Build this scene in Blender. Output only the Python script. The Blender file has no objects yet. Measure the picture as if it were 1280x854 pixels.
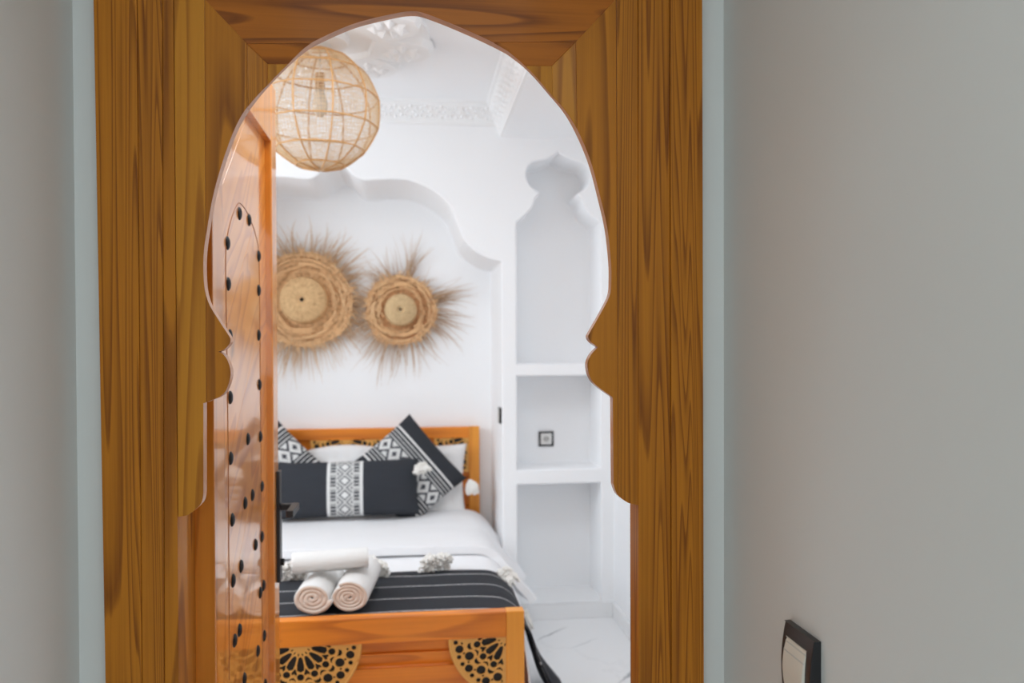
import bpy, bmesh, math, random
from mathutils import Vector, Matrix, noise
PI = math.pi
SC = bpy.context.scene
COL = SC.collection
random.seed(7)

# ------------------------------------------------------------------ camera, world, light
F = 1000.0; CY = 447.0; CAMZ = 1.45
YAW = math.radians(7.0); PITCH = math.radians(0.7); ROLL = -0.004
cam = bpy.data.cameras.new('camera'); cam_ob = bpy.data.objects.new('camera', cam); COL.objects.link(cam_ob)
cam.sensor_width = 36.0; cam.lens = 36.0 * F / 1280.0; cam.shift_y = (CY - 427.0) / 1280.0; cam.clip_start = 0.02
CM = Matrix.Rotation(-YAW, 3, 'Z') @ Matrix.Rotation(PI / 2 - PITCH, 3, 'X') @ Matrix.Rotation(ROLL, 3, 'Z')
CP = Vector((0, 0, CAMZ))
cam_ob.matrix_world = Matrix.Translation(CP) @ CM.to_4x4()
SC.camera = cam_ob
cam.dof.use_dof = True; cam.dof.focus_distance = 1.58; cam.dof.aperture_fstop = 3.2

world = bpy.data.worlds.new('world'); SC.world = world; world.use_nodes = True
bg = world.node_tree.nodes['Background']; bg.inputs[0].default_value = (0.80, 0.90, 1.0, 1); bg.inputs[1].default_value = 0.55

def area_light(name, loc, target, sx, sy, power, color):
    l = bpy.data.lights.new(name, 'AREA'); l.shape = 'RECTANGLE'; l.size = sx; l.size_y = sy
    l.energy = power; l.color = color
    o = bpy.data.objects.new(name, l); COL.objects.link(o); o.location = loc
    o.rotation_euler = (Vector(target) - Vector(loc)).to_track_quat('-Z', 'Y').to_euler()
    return o
area_light('window_daylight', (-2.06, 2.90, 1.92), (0.3, 3.2, 1.3), 1.9, 1.15, 34, (0.86, 0.935, 1.0))
area_light('bedroom_fill', (0.05, 2.35, 2.70), (0.05, 2.36, 0), 0.9, 0.7, 14.5, (0.88, 0.945, 1.0))  # unseen fill with no fixture, added to brighten floor, bed and niche
area_light('patio_daylight', (0.30, -2.35, 1.9), (0.05, 1.6, 1.3), 1.1, 1.4, 17, (0.82, 0.96, 1.0))
area_light('corridor_fill', (0.0, -0.35, 2.70), (0.0, -0.3, 0), 0.9, 1.3, 12, (0.92, 0.97, 1.0))  # added overhead fill for both corridor walls, no opening above it

SC.view_settings.view_transform = 'Standard'; SC.view_settings.look = 'None'
SC.view_settings.exposure = 0.0; SC.view_settings.gamma = 1.0; SC.view_settings.use_curve_mapping = False
SC.cycles.max_bounces = 12; SC.cycles.diffuse_bounces = 8; SC.cycles.glossy_bounces = 4; SC.cycles.transparent_max_bounces = 16
SC.cycles.sample_clamp_indirect = 8.0; SC.cycles.caustics_reflective = False; SC.cycles.caustics_refractive = False

def ray(px, py):
    return CM @ Vector(((px - 640) / F, -(py - CY) / F, -1.0))
def onY(px, py, Y):
    d = ray(px, py); return CP + d * (Y / d.y)
def onX(px, py, X):
    d = ray(px, py); return CP + d * (X / d.x)
def onZ(px, py, Z):
    d = ray(px, py); return CP + d * ((Z - CAMZ) / d.z)

# ------------------------------------------------------------------ helpers
def thing(name, label, cat, loc=(0, 0, 0), group=None, kind=None):
    o = bpy.data.objects.new(name, None); COL.objects.link(o); o.location = loc; o.empty_display_size = 0.05
    return tag(o, label, cat, group, kind)
def tag(o, label=None, cat=None, group=None, kind=None):
    if label: o['label'] = label
    if cat: o['category'] = cat
    if group: o['group'] = group
    if kind: o['kind'] = kind
    return o
def link(name, me, mat, parent=None, smooth=False, auto=None):
    if mat and not me.materials: me.materials.append(mat)
    if smooth:
        for p in me.polygons: p.use_smooth = True
    o = bpy.data.objects.new(name, me); COL.objects.link(o)
    if parent:
        o.parent = parent
        # all geometry is written in world coordinates: keep it there
        o.matrix_parent_inverse = Matrix.Translation(parent_world(parent)).inverted()
    return o
def parent_world(p):
    return p.location.copy() if p.type == 'EMPTY' and p.parent is None else Vector((0, 0, 0))
def finish(name, bm, mat, parent=None, smooth=False, recalc=True):
    if recalc: bmesh.ops.recalc_face_normals(bm, faces=bm.faces)
    me = bpy.data.meshes.new(name); bm.to_mesh(me); bm.free()
    return link(name, me, mat, parent, smooth)
def pydata(name, vs, fs, mat, parent=None, smooth=False):
    me = bpy.data.meshes.new(name); me.from_pydata([tuple(v) for v in vs], [], fs); me.update()
    return link(name, me, mat, parent, smooth)
def box(bm, x0, x1, y0, y1, z0, z1, bev=0.0, seg=2):
    vs = [bm.verts.new((x, y, z)) for x in (x0, x1) for y in (y0, y1) for z in (z0, z1)]
    fs = [bm.faces.new([vs[i] for i in f]) for f in ((0, 1, 3, 2), (4, 6, 7, 5), (0, 4, 5, 1), (2, 3, 7, 6), (0, 2, 6, 4), (1, 5, 7, 3))]
    if bev > 0:
        es = list({e for f in fs for e in f.edges})
        bmesh.ops.bevel(bm, geom=es, offset=bev, segments=seg, affect='EDGES', profile=0.5)
def boxob(name, x0, x1, y0, y1, z0, z1, mat, parent=None, bev=0.0, seg=2):
    bm = bmesh.new(); box(bm, x0, x1, y0, y1, z0, z1, bev, seg)
    return finish(name, bm, mat, parent)
def prism_xz(bm, pts, y0, y1, yfront=None):
    """closed outline of (x,z) extruded along y; yfront may give a y per point for the front"""
    n = len(pts)
    a = [bm.verts.new((p[0], yfront[i] if yfront else y0, p[1])) for i, p in enumerate(pts)]
    b = [bm.verts.new((p[0], y1, p[1])) for p in pts]
    bm.faces.new(a); bm.faces.new(b[::-1])
    for i in range(n):
        j = (i + 1) % n
        bm.faces.new((a[j], a[i], b[i], b[j]))
def tube(bm, pts, rad, n=6, cap=True, closed=False):
    rings = []
    m = len(pts)
    for i, p in enumerate(pts):
        p = Vector(p)
        if closed: t = Vector(pts[(i + 1) % m]) - Vector(pts[i - 1])
        else: t = Vector(pts[min(i + 1, m - 1)]) - Vector(pts[max(i - 1, 0)])
        t.normalize()
        u = t.orthogonal() if abs(t.z) > .95 else t.cross(Vector((0, 0, 1)))
        u.normalize(); v = t.cross(u)
        r = rad[i] if isinstance(rad, (list, tuple)) else rad
        rings.append([bm.verts.new(p + u * (r * math.cos(2 * PI * k / n)) + v * (r * math.sin(2 * PI * k / n))) for k in range(n)])
    for i in range(m if closed else m - 1):
        A, B = rings[i], rings[(i + 1) % m]
        for k in range(n):
            bm.faces.new((A[k], A[(k + 1) % n], B[(k + 1) % n], B[k]))
    if cap and not closed:
        bm.faces.new(rings[0][::-1]); bm.faces.new(rings[-1])
def catmull(pts, sub=4):
    out = []
    n = len(pts)
    for i in range(n - 1):
        p0, p1, p2, p3 = pts[max(i - 1, 0)], pts[i], pts[i + 1], pts[min(i + 2, n - 1)]
        for s in range(sub):
            t = s / sub
            out.append(tuple(0.5 * (2 * p1[k] + (p2[k] - p0[k]) * t + (2 * p0[k] - 5 * p1[k] + 4 * p2[k] - p3[k]) * t * t + (3 * p1[k] - p0[k] - 3 * p2[k] + p3[k]) * t ** 3) for k in range(len(p1))))
    out.append(tuple(pts[-1]))
    return out
def boolean(o, cutters, op='DIFFERENCE'):
    for c in cutters:
        m = o.modifiers.new('b', 'BOOLEAN'); m.operation = op; m.object = c; m.solver = 'EXACT'
    dg = bpy.context.evaluated_depsgraph_get(); dg.update()
    me = bpy.data.meshes.new_from_object(o.evaluated_get(dg))
    o.modifiers.clear(); o.data = me
    for p in me.polygons: p.use_smooth = False
    return o
def drop(*obs):
    for o in obs: bpy.data.objects.remove(o, do_unlink=True)
def bevel_mod(o, w, seg=2, ang=30):
    m = o.modifiers.new('bevel', 'BEVEL'); m.width = w; m.segments = seg; m.limit_method = 'ANGLE'; m.angle_limit = math.radians(ang)
    m.harden_normals = False
    return o

# ------------------------------------------------------------------ materials
class NT:
    def __init__(s, name):
        s.m = bpy.data.materials.new(name); s.m.use_nodes = True; s.t = s.m.node_tree; s.n = s.t.nodes
        s.b = s.n['Principled BSDF']
    def add(s, typ, **kw):
        x = s.n.new(typ)
        for k, v in kw.items(): setattr(x, k, v)
        return x
    def put(s, sock, v):
        if hasattr(v, 'is_output') or isinstance(v, bpy.types.NodeSocket): s.t.links.new(v, sock)
        else: sock.default_value = v
    def math(s, op, a, b=None, c=None, clamp=False):
        x = s.add('ShaderNodeMath', operation=op, use_clamp=clamp)
        s.put(x.inputs[0], a)
        if b is not None: s.put(x.inputs[1], b)
        if c is not None: s.put(x.inputs[2], c)
        return x.outputs[0]
    def mix(s, fac, a, b):
        x = s.add('ShaderNodeMix', data_type='RGBA')
        s.put(x.inputs[0], fac); s.put(x.inputs[6], a); s.put(x.inputs[7], b)
        return x.outputs[2]
    def ramp(s, fac, stops, interp='LINEAR'):
        x = s.add('ShaderNodeValToRGB'); cr = x.color_ramp; cr.interpolation = interp
        while len(cr.elements) < len(stops): cr.elements.new(0.5)
        for e, (p, c) in zip(cr.elements, stops): e.position = p; e.color = (*c[:3], 1)
        s.put(x.inputs[0], fac); return x.outputs[0]
    def mapping(s, vec, scale=(1, 1, 1), rot=(0, 0, 0), loc=(0, 0, 0)):
        x = s.add('ShaderNodeMapping'); s.put(x.inputs[0], vec); x.inputs['Scale'].default_value = scale
        x.inputs['Rotation'].default_value = rot; s.put(x.inputs['Location'], loc); return x.outputs[0]
    def noise(s, vec, scale, detail=3, rough=.55, dist=0.0):
        x = s.add('ShaderNodeTexNoise'); s.put(x.inputs['Vector'], vec); x.inputs['Scale'].default_value = scale
        x.inputs['Detail'].default_value = detail; x.inputs['Roughness'].default_value = rough; x.inputs['Distortion'].default_value = dist
        return x.outputs[0]
    def bump(s, h, strength=.3, dist=.002):
        x = s.add('ShaderNodeBump'); x.inputs['Strength'].default_value = strength; x.inputs['Distance'].default_value = dist
        s.put(x.inputs['Height'], h); s.t.links.new(x.outputs[0], s.b.inputs['Normal'])
    def coord(s, which='Object'):
        return s.add('ShaderNodeTexCoord').outputs[which]
    def col(s, v): s.put(s.b.inputs['Base Color'], v)
    def set(s, **kw):
        for k, v in kw.items(): s.b.inputs[k].default_value = v
        return s.m

def plain(name, c, rough=.5, **kw):
    t = NT(name); t.b.inputs['Base Color'].default_value = (*c, 1); t.b.inputs['Roughness'].default_value = rough
    for k, v in kw.items(): t.b.inputs[k].default_value = v
    return t.m

def wood(name, axis='Z', light=(.56, .27, .075), dark=(.27, .092, .016), rings=13.0, spread=4.5, along=.45, fine=.35, rough=.34, coat=.35, coat_rough=.12, rot=0.0, knots=False, bump=.10, spec=.45):
    """varnished pine: growth rings cut lengthwise, latewood lines dark, fine pores"""
    t = NT(name)
    co = t.coord()
    oi = t.add('ShaderNodeObjectInfo')
    off = t.math('MULTIPLY', oi.outputs['Random'], 37.0)
    cmb = t.add('ShaderNodeCombineXYZ'); t.put(cmb.inputs[0], off); t.put(cmb.inputs[1], t.math('MULTIPLY', off, .7)); t.put(cmb.inputs[2], t.math('MULTIPLY', off, 1.3))
    if rot: co = t.mapping(co, rot=(rot, 0, 0))
    sc = {'Z': (spread, spread, along), 'X': (along, spread, spread), 'Y': (spread, along, spread)}[axis]
    v = t.mapping(co, scale=sc, loc=cmb.outputs[0])
    n = t.noise(v, 1.0, 2, .45, .3)
    r = t.math('FRACT', t.math('MULTIPLY', n, rings))
    fs = {'Z': (140, 140, 2.2), 'X': (2.2, 140, 140), 'Y': (140, 2.2, 140)}[axis]
    pores = t.noise(t.mapping(co, scale=fs, loc=cmb.outputs[0]), 1.0, 3, .7)
    big = t.noise(t.mapping(co, scale=tuple(x * .35 for x in sc), loc=cmb.outputs[0]), 1.0, 2)
    ringc = t.ramp(r, [(0, (0, 0, 0)), (.55, (.28, .28, .28)), (.86, (.95, .95, .95)), (.93, (.75, .75, .75)), (1, (0, 0, 0))])
    f = t.math('ADD', t.math('MULTIPLY', ringc, .78), t.math('MULTIPLY', t.math('SUBTRACT', pores, .5), fine * 2), clamp=True)
    f = t.math('ADD', f, t.math('MULTIPLY', t.math('SUBTRACT', big, .5), .5), clamp=True)
    c = t.mix(f, (*light, 1), (*dark, 1))
    if knots:
        k = t.add('ShaderNodeTexVoronoi'); t.put(k.inputs['Vector'], t.mapping(co, scale=(4.5, 4.5, 3.2), loc=(.3, .8, .15))); k.inputs['Scale'].default_value = 1.0
        kk = t.ramp(k.outputs['Distance'], [(0, (1, 1, 1)), (.07, (.8, .8, .8)), (.12, (.2, .2, .2)), (.2, (0, 0, 0))])
        c = t.mix(t.math('MULTIPLY', kk, .8), c, (.12, .03, .006, 1))
    t.col(c)
    t.bump(f, bump, .0006)
    return t.set(Roughness=rough, **{'Specular IOR Level': spec, 'Coat Weight': coat, 'Coat Roughness': coat_rough, 'Coat IOR': 1.6})

def plaster(name, c, rough=.85, bump=.06):
    t = NT(name)
    co = t.coord()
    n = t.noise(co, 3.0, 4); t.col(t.mix(t.math('MULTIPLY', n, .09), (*c, 1), tuple(x * .88 for x in c) + (1,)))
    h = t.noise(co, 130.0, 3); h2 = t.noise(co, 9.0, 2)
    t.bump(t.math('ADD', t.math('MULTIPLY', h, .3), h2), bump, .004)
    return t.set(Roughness=rough)

M_WHITE = plaster('white_plaster', (.925, .93, .94))
M_GYPSUM = plaster('gypsum', (.90, .90, .90), .8)
M_CORR = plaster('corridor_paint', (.70, .715, .70), .55, .05)
WC = dict(light=(.47, .165, .010), dark=(.15, .036, .002), coat=.05, rough=.5, spec=.22)
M_PINE_Z = wood('pine_vertical', 'Z', **WC)
M_PINE_ZS = wood('pine_straight', 'Z', rings=30, spread=11, along=.22, fine=.5, **WC)
M_PINE_X = wood('pine_horizontal', 'X', rings=15, spread=5.5, light=(.42, .122, .007), dark=(.13, .028, .001), coat=.05, rough=.5, spec=.22)
M_PINE_P = wood('pine_pale', 'Z', rings=18, spread=7, along=.25, light=(.52, .205, .016), dark=(.27, .08, .005), coat=.05, rough=.5, spec=.22)
M_PINE_EDGE = wood('pine_edge', 'Z', rings=8, light=(.58, .24, .085), dark=(.42, .16, .045), rough=.4, coat=.45, coat_rough=.15)
M_LEAF = wood('leaf_frame_pine', 'Z', light=(.70, .26, .035), dark=(.44, .13, .012), rough=.3, coat=.8, coat_rough=.05, fine=.2, bump=.03)
M_PANEL = wood('leaf_panel_pine', 'Z', rot=math.radians(48), rings=12, light=(.78, .30, .045), dark=(.48, .135, .016), rough=.3, coat=.9, coat_rough=.05, knots=True, along=.8, fine=.12, bump=.02)
M_BED_X = wood('bed_pine_horizontal', 'X', rings=9, light=(.84, .26, .018), dark=(.50, .12, .008), coat=.12, rough=.42)
M_BED_Z = wood('bed_pine_vertical', 'Z', rings=9, light=(.85, .34, .04), dark=(.62, .20, .018), coat=.12, rough=.42)
M_BED_F = plain('fretwork_pine', (.74, .38, .09), .5)
M_BLACK = plain('fret_backing', (.006, .005, .005), .6)
M_IRON = plain('black_iron', (.006, .006, .007), .5, **{'Specular IOR Level': .25})
M_HANDLE = plain('black_handle', (.012, .012, .014), .35)
M_PLASTIC_B = plain('black_plastic', (.012, .012, .014), .28)
M_PLASTIC_W = plain('ivory_plastic', (.72, .67, .58), .35)
M_PLASTIC_G = plain('grey_plastic', (.55, .54, .50), .35)
M_SOCK = plain('socket_white', (.75, .74, .72), .35)

def fabric(name, c, c2=None, bumps=.3, scale=260, sheen=.2):
    t = NT(name); co = t.coord()
    n = t.noise(co, scale, 2); n2 = t.noise(co, 6, 3)
    c2 = c2 or tuple(x * .8 for x in c)
    t.col(t.mix(t.math('MULTIPLY', n, .6), (*c, 1), (*c2, 1)))
    t.bump(t.math('ADD', t.math('MULTIPLY', n, .6), t.math('MULTIPLY', n2, 2.0)), bumps, .004)
    return t.set(Roughness=.9, **{'Sheen Weight': sheen})
M_LINEN = fabric('white_linen', (.86, .86, .87), (.80, .80, .82), .35)
M_PILLOW = fabric('white_pillowcase', (.84, .83, .83), (.76, .75, .74), .5)
M_TERRY = fabric('white_terry', (.86, .85, .83), (.74, .72, .70), .9, 420, .4)
M_TERRY_END = fabric('terry_edges', (.88, .76, .66), (.80, .66, .55), .9, 420, .3)
M_YARN = fabric('tassel_yarn', (.90, .88, .84), (.80, .77, .72), .6, 380, .3)
M_MATT = fabric('mattress_ticking', (.75, .75, .74))

def straw(name, a, b, radial=True):
    t = NT(name); uv = t.coord('UV')
    n = t.noise(t.mapping(uv, scale=(46, 9, 1)), 1.0, 4, .7)
    m = t.noise(t.mapping(uv, scale=(6, 15, 1)), 1.0, 3, .65, .8)
    f = t.math('ADD', t.math('MULTIPLY', n, .75), t.math('MULTIPLY', m, .35))
    t.col(t.ramp(f, [(.40, b), (.53, tuple((x * .7 + y * .3) for x, y in zip(a, b))), (.68, a)]))
    t.bump(n, .6, .006)
    return t.set(Roughness=.75)
M_STRAW = straw('golden_straw', (.88, .60, .33), (.36, .185, .08))
M_STRAW2 = straw('brown_straw', (.82, .50, .26), (.34, .165, .065))
M_CROWN1 = straw('crown_straw', (.76, .50, .25), (.48, .27, .12))
M_LOOSE = plain('loose_straw', (.82, .54, .29), .65)
M_CROWN = straw('pale_straw', (.70, .50, .27), (.50, .32, .16))
M_FRINGE = plain('palm_fringe', (.62, .41, .23), .7)
M_FRINGE2 = plain('palm_fringe_grey', (.55, .37, .23), .7)
M_BAMBOO = plain('bamboo_cane', (.60, .33, .13), .5)

def raffia():
    t = NT('raffia_net')
    t.b.inputs['Base Color'].default_value = (.87, .72, .52, 1); t.b.inputs['Roughness'].default_value = .8
    tr = t.add('ShaderNodeBsdfTranslucent'); tr.inputs[0].default_value = (.88, .74, .54, 1)
    mx = t.add('ShaderNodeMixShader'); mx.inputs[0].default_value = .5
    out = t.n['Material Output']
    t.t.links.new(t.b.outputs[0], mx.inputs[1]); t.t.links.new(tr.outputs[0], mx.inputs[2]); t.t.links.new(mx.outputs[0], out.inputs[0])
    return t.m
M_RAFFIA = raffia()

def marble():
    t = NT('white_marble'); co = t.coord()
    d = t.noise(co, 2.2, 4, .6)
    base = t.mix(t.math('MULTIPLY', d, .22), (.90, .905, .91, 1), (.76, .77, .79, 1))
    sp = t.add('ShaderNodeSeparateXYZ'); t.put(sp.inputs[0], co)
    wob = t.math('MULTIPLY', t.math('SUBTRACT', t.noise(co, 5.0, 4, .6), .5), .07)
    fine = t.noise(co, 9.0, 3)
    tot = None
    # veins of the printed slab: segments in floor coordinates (x0,y0,x1,y1,width)
    segs = VEINS
    for (x0, y0, x1, y1, w) in segs:
        L = math.hypot(x1 - x0, y1 - y0); ux, uy = (x1 - x0) / L, (y1 - y0) / L
        a = t.math('ADD', t.math('MULTIPLY', t.math('SUBTRACT', sp.outputs[0], x0), -uy), t.math('MULTIPLY', t.math('SUBTRACT', sp.outputs[1], y0), ux))
        b = t.math('ADD', t.math('MULTIPLY', t.math('SUBTRACT', sp.outputs[0], x0), ux), t.math('MULTIPLY', t.math('SUBTRACT', sp.outputs[1], y0), uy))
        line = t.math('SUBTRACT', 1.0, t.math('DIVIDE', t.math('ABSOLUTE', t.math('ADD', a, wob)), t.math('MULTIPLY', fine, w * 2)), clamp=True)
        ends = t.math('MULTIPLY', t.math('MULTIPLY', b, 9.0, clamp=True), t.math('MULTIPLY', t.math('SUBTRACT', L, b), 9.0, clamp=True), clamp=True)
        v = t.math('MULTIPLY', line, ends)
        tot = v if tot is None else t.math('MAXIMUM', tot, v)
    wv = t.noise(t.mapping(co, scale=(1.3, 1.0, 1.3), rot=(0, 0, .6)), 1.6, 5, .55, .6)
    nat = t.ramp(wv, [(.475, (0, 0, 0)), (.497, (.3, .3, .3)), (.51, (0, 0, 0))])
    tot = t.math('MAXIMUM', tot, t.math('MULTIPLY', nat, .25))
    t.col(t.mix(t.math('MULTIPLY', tot, .8), base, (.22, .23, .25, 1)))
    return t.set(Roughness=.14, **{'Specular IOR Level': .5})

# ------------------------------------------------------------------ dimensions
PW = 4.20            # bed wall front plane
RECY = 4.78          # back of the bed recess
NICHEY = 4.47        # back of the shelf niche
CEIL = 2.72
XR = 1.067           # right wall of the bedroom
XL = -1.95
DW0, DW1 = 1.60, 1.79   # door wall
CXR, CXL = 0.641, -0.633  # corridor walls
CXC = 0.0

v1 = [onZ(668, 803, 0), onZ(710, 783, 0), onZ(768, 858, 0), onZ(800, 834, 0), onZ(708, 812, 0), onZ(752, 797, 0)]
VEINS = [(v1[0].x, v1[0].y, v1[1].x, v1[1].y, .010), (v1[2].x, v1[2].y, v1[3].x, v1[3].y, .012), (v1[4].x, v1[4].y, v1[5].x, v1[5].y, .004),
         (-.4, 2.2, .3, 2.5, .01)]
M_MARBLE = marble()

# ------------------------------------------------------------------ the setting
def structure(o, label): return tag(o, label, None, None, 'structure')

floor = thing('floor', 'white marble tile floor with grey veins beside the bed', None, (0, 0, 0), None, 'structure')
boxob('floor_slab', -2.1, 1.3, -2.6, 5.1, -.08, -.012, plain('grout', (.55, .55, .54), .8), floor)
fx = [-1.95, -1.22, -.35, .372, 1.067]; fy = [1.79, 2.25, 3.30, 4.20]
for i in range(4):
    for j in range(3):
        boxob('tile', fx[i] + .0006, fx[i + 1] - .0006, fy[j] + .0006, fy[j + 1] - .0006, -.012, 0, M_MARBLE, floor)
for (a, b, c, d) in ((CXL, 0, -1.0, .3), (0, CXR, -1.0, .3), (CXL, 0, .3, 1.6), (0, CXR, .3, 1.6), (-.505, .505, 1.6, 1.79), (-1.24, .462, 4.2, 4.78)):
    boxob('tile', a + .0006, b - .0006, c + .0006, d - .0006, -.012, 0, M_MARBLE, floor)

ceiling = structure(boxob('ceiling', -2.1, 1.3, DW0, 5.1, CEIL, CEIL + .1, M_WHITE), 'white bedroom ceiling above the wicker globe lamp')
structure(boxob('ceiling', CXL - .2, CXR + .2, -2.6, DW0, CEIL, CEIL + .1, M_CORR), 'pale corridor ceiling in front of the wooden doorway')

# bed wall: solid block, bed recess and shelf niche cut out of it
def wallpt(px, py): p = onY(px, py, PW); return (p.x, p.z)
wall = boxob('wall_back', -2.1, 1.3, PW, 5.10, -.05, CEIL + .05, M_WHITE)
rec_px = [(420, 203), (427, 206), (434, 211), (445, 221.5), (456, 225.5), (475, 224.5), (495, 224), (515.4, 226.5), (540.5, 237.6), (560.5, 255), (570.6, 275), (580.6, 300), (595.6, 315), (612, 323.5), (628, 327)]
half = [wallpt(*p) for p in catmull(rec_px, 3)]
xc = half[0][0]; BEDX = xc
half = [(x, z) for x, z in half]
half[-1] = (.462, half[-1][1])
outline = [(x, z) for x, z in half] + [(.462, -.3), (2 * xc - .462, -.3)] + [(2 * xc - x, z) for x, z in half[:0:-1]]
bm = bmesh.new(); prism_xz(bm, outline, PW - .2, RECY); c1 = finish('cut', bm, None)
ni_px = [(698, 190), (693, 193.5), (683, 198.3), (665, 202.7), (658.2, 211.7), (658.3, 224.4), (665, 234.5), (675.3, 241.5)]
nb_px = [(675.3, 241.5), (668.5, 248), (665, 259), (657, 268), (645.2, 277)]
nh = [wallpt(*p) for p in catmull(ni_px, 3)] + [wallpt(*p) for p in catmull(nb_px, 3)][1:]
nxc = wallpt(698, 190)[0]
NX0 = nh[-1][0]; NX1 = 2 * nxc - NX0
NZ0 = .085
S1 = (wallpt(650, 470)[1], wallpt(650, 455.5)[1]); S2 = (wallpt(650, 606)[1], wallpt(650, 588)[1])
out2 = nh + [(NX0, S1[1]), (NX1, S1[1])] + [(2 * nxc - x, z) for x, z in nh[:0:-1]]
bm = bmesh.new(); prism_xz(bm, out2, PW - .2, NICHEY); c2 = finish('cut', bm, None)
c3 = boxob('cut', NX0, NX1, PW - .2, NICHEY, S2[1], S1[0], None)
c4 = boxob('cut', NX0, NX1, PW - .2, NICHEY, NZ0, S2[0], None)
boolean(wall, [c1, c2, c3, c4]); drop(c1, c2, c3, c4)
structure(wall, 'white plaster bed wall with scalloped bed recess and shelf niche')
bevel_mod(wall, .006, 2, 60)

structure(boxob('wall_right', XR, 1.25, DW1, PW, -.05, CEIL, M_WHITE), 'white plaster side wall right of the shelf niche')
# left wall with its window
bm = bmesh.new(); box(bm, XL - .2, XL, DW1, 5.1, -.05, 1.30); box(bm, XL - .2, XL, DW1, 5.1, 2.55, CEIL); box(bm, XL - .2, XL, DW1, 1.92, 1.30, 2.55); box(bm, XL - .2, XL, 3.88, 5.1, 1.30, 2.55)
structure(finish('wall_left', bm, M_WHITE), 'white plaster wall with the daylight window behind the open door')
win = thing('window_1', 'white framed window in the wall behind the open door', None, (XL, 2.90, 1.30), None, 'structure')
for z0, z1 in ((1.30, 1.35), (2.5, 2.55)): boxob('frame_rail', XL - .19, XL - .14, 1.92, 3.88, z0, z1, M_WHITE, win)
for y0, y1 in ((1.92, 1.97), (3.83, 3.88)): boxob('frame_stile', XL - .19, XL - .14, y0, y1, 1.35, 2.5, M_WHITE, win)
# door wall, with the doorway
bm = bmesh.new(); box(bm, -2.1, -.505, DW0, DW1, -.05, CEIL + .02); box(bm, .505, 1.25, DW0, DW1, -.05, CEIL + .02); box(bm, -.505, .505, DW0, DW1, 2.30, CEIL + .02)
structure(finish('wall_front', bm, M_CORR), 'pale wall around the carved wooden doorway')
# corridor walls
structure(boxob('wall_corridor_right', CXR, CXR + .15, -2.6, DW0, -.05, CEIL, M_CORR), 'grey white corridor wall carrying the black framed switch')
structure(boxob('wall_corridor_left', CXL - .15, CXL, -2.6, DW0, -.05, CEIL, M_CORR), 'grey white corridor wall left of the doorway')
# bulkhead over the niche side
structure(boxob('ceiling_bulkhead', .47, XR, DW1, PW, 2.558, CEIL, M_WHITE), 'lowered white soffit above the shelf niche')

# cornices with carved relief
def cornice(name, label, P, Q, inward, zb, zt, proj, relief):
    """runs from P to Q (x,y); inward = unit vector away from the wall"""
    t = thing(name, label, None, (P[0], P[1], zb), None, 'structure')
    P = Vector((*P, 0)); Q = Vector((*Q, 0)); I = Vector((*inward, 0)); d = (Q - P); L = d.length; d.normalize()
    prof = [(0, zb), (.014, zb), (.016, zb + .014), (.022, zb + .018), (proj - .012, zt - .022), (proj, zt - .018), (proj, zt), (0, zt)]
    vs = []; fs = []
    for S in (P, Q):
        for a, z in prof: vs.append(S + I * a + Vector((0, 0, z)))
    n = len(prof)
    for k in range(n): fs.append((k, (k + 1) % n, n + (k + 1) % n, n + k))
    fs += [tuple(range(n)), tuple(range(2 * n - 1, n - 1, -1))]
    pydata('moulding', vs, fs, M_GYPSUM, t)
    # carved band: rows of small leaf lozenges and rings lying on the slope
    bm = bmesh.new()
    A = I * .022 + Vector((0, 0, zb + .018)); B = I * (proj - .012) + Vector((0, 0, zt - .022)); s = (B - A); H = s.length; s.normalize(); nn = d.cross(s)
    if nn.z > 0: nn = -nn
    step = .052; k = 0; u = .03
    while u < L - .03:
        c = P + d * u + A + s * (H * .5)
        rr = min(H * .42, .04)
        for q in range(6):
            a = q * PI / 3
            e = d * math.cos(a) + s * math.sin(a); f = d * -math.sin(a) + s * math.cos(a)
            p0 = bm.verts.new(c + e * rr * .2); p1 = bm.verts.new(c + e * rr * .62 + f * rr * .2); p2 = bm.verts.new(c + e * rr); p3 = bm.verts.new(c + e * rr * .62 - f * rr * .2)
            tp = bm.verts.new(c + e * rr * .6 + nn * relief)
            for x, y in ((p0, p1), (p1, p2), (p2, p3), (p3, p0)): bm.faces.new((x, y, tp))
        u += step * 1.5
        for sg in (.18, .82):
            c2_ = P + d * (u - step * .75) + A + s * (H * sg); q4 = [bm.verts.new(c2_ + d * .014 * math.cos(w * PI / 2) + s * .014 * math.sin(w * PI / 2)) for w in range(4)]
            tp = bm.verts.new(c2_ + nn * relief * .8)
            for w in range(4): bm.faces.new((q4[w], q4[(w + 1) % 4], tp))
    o = finish('carved_relief', bm, M_GYPSUM, t); o['kind'] = 'stuff'
    return t
cornice('trim_1', 'carved white gypsum cornice along the top of the bed wall', (XL, PW), (.47, PW), (0, -1), 2.612, CEIL, .09, .012)
cornice('trim_2', 'carved white gypsum cornice running towards the door above the niche', (.47, DW1), (.47, PW), (-1, 0), 2.562, CEIL, .09, .012)

# skirting, marble
def skirt(name, x0, x1, y0, y1, label): structure(boxob(name, x0, x1, y0, y1, 0, .082, M_MARBLE, None, .003), label)
skirt('baseboard_back', .475, XR, PW - .014, PW, 'marble skirting strip under the shelf niche')
skirt('baseboard_right', XR - .014, XR, DW1, PW - .014, 'marble skirting strip along the right wall')
boxo = structure(boxob('baseboard_niche', NX0, NX1, PW - .013, NICHEY, NZ0 - .002, NZ0 + .006, M_MARBLE), 'marble sill slab in the bottom of the shelf niche')

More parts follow.
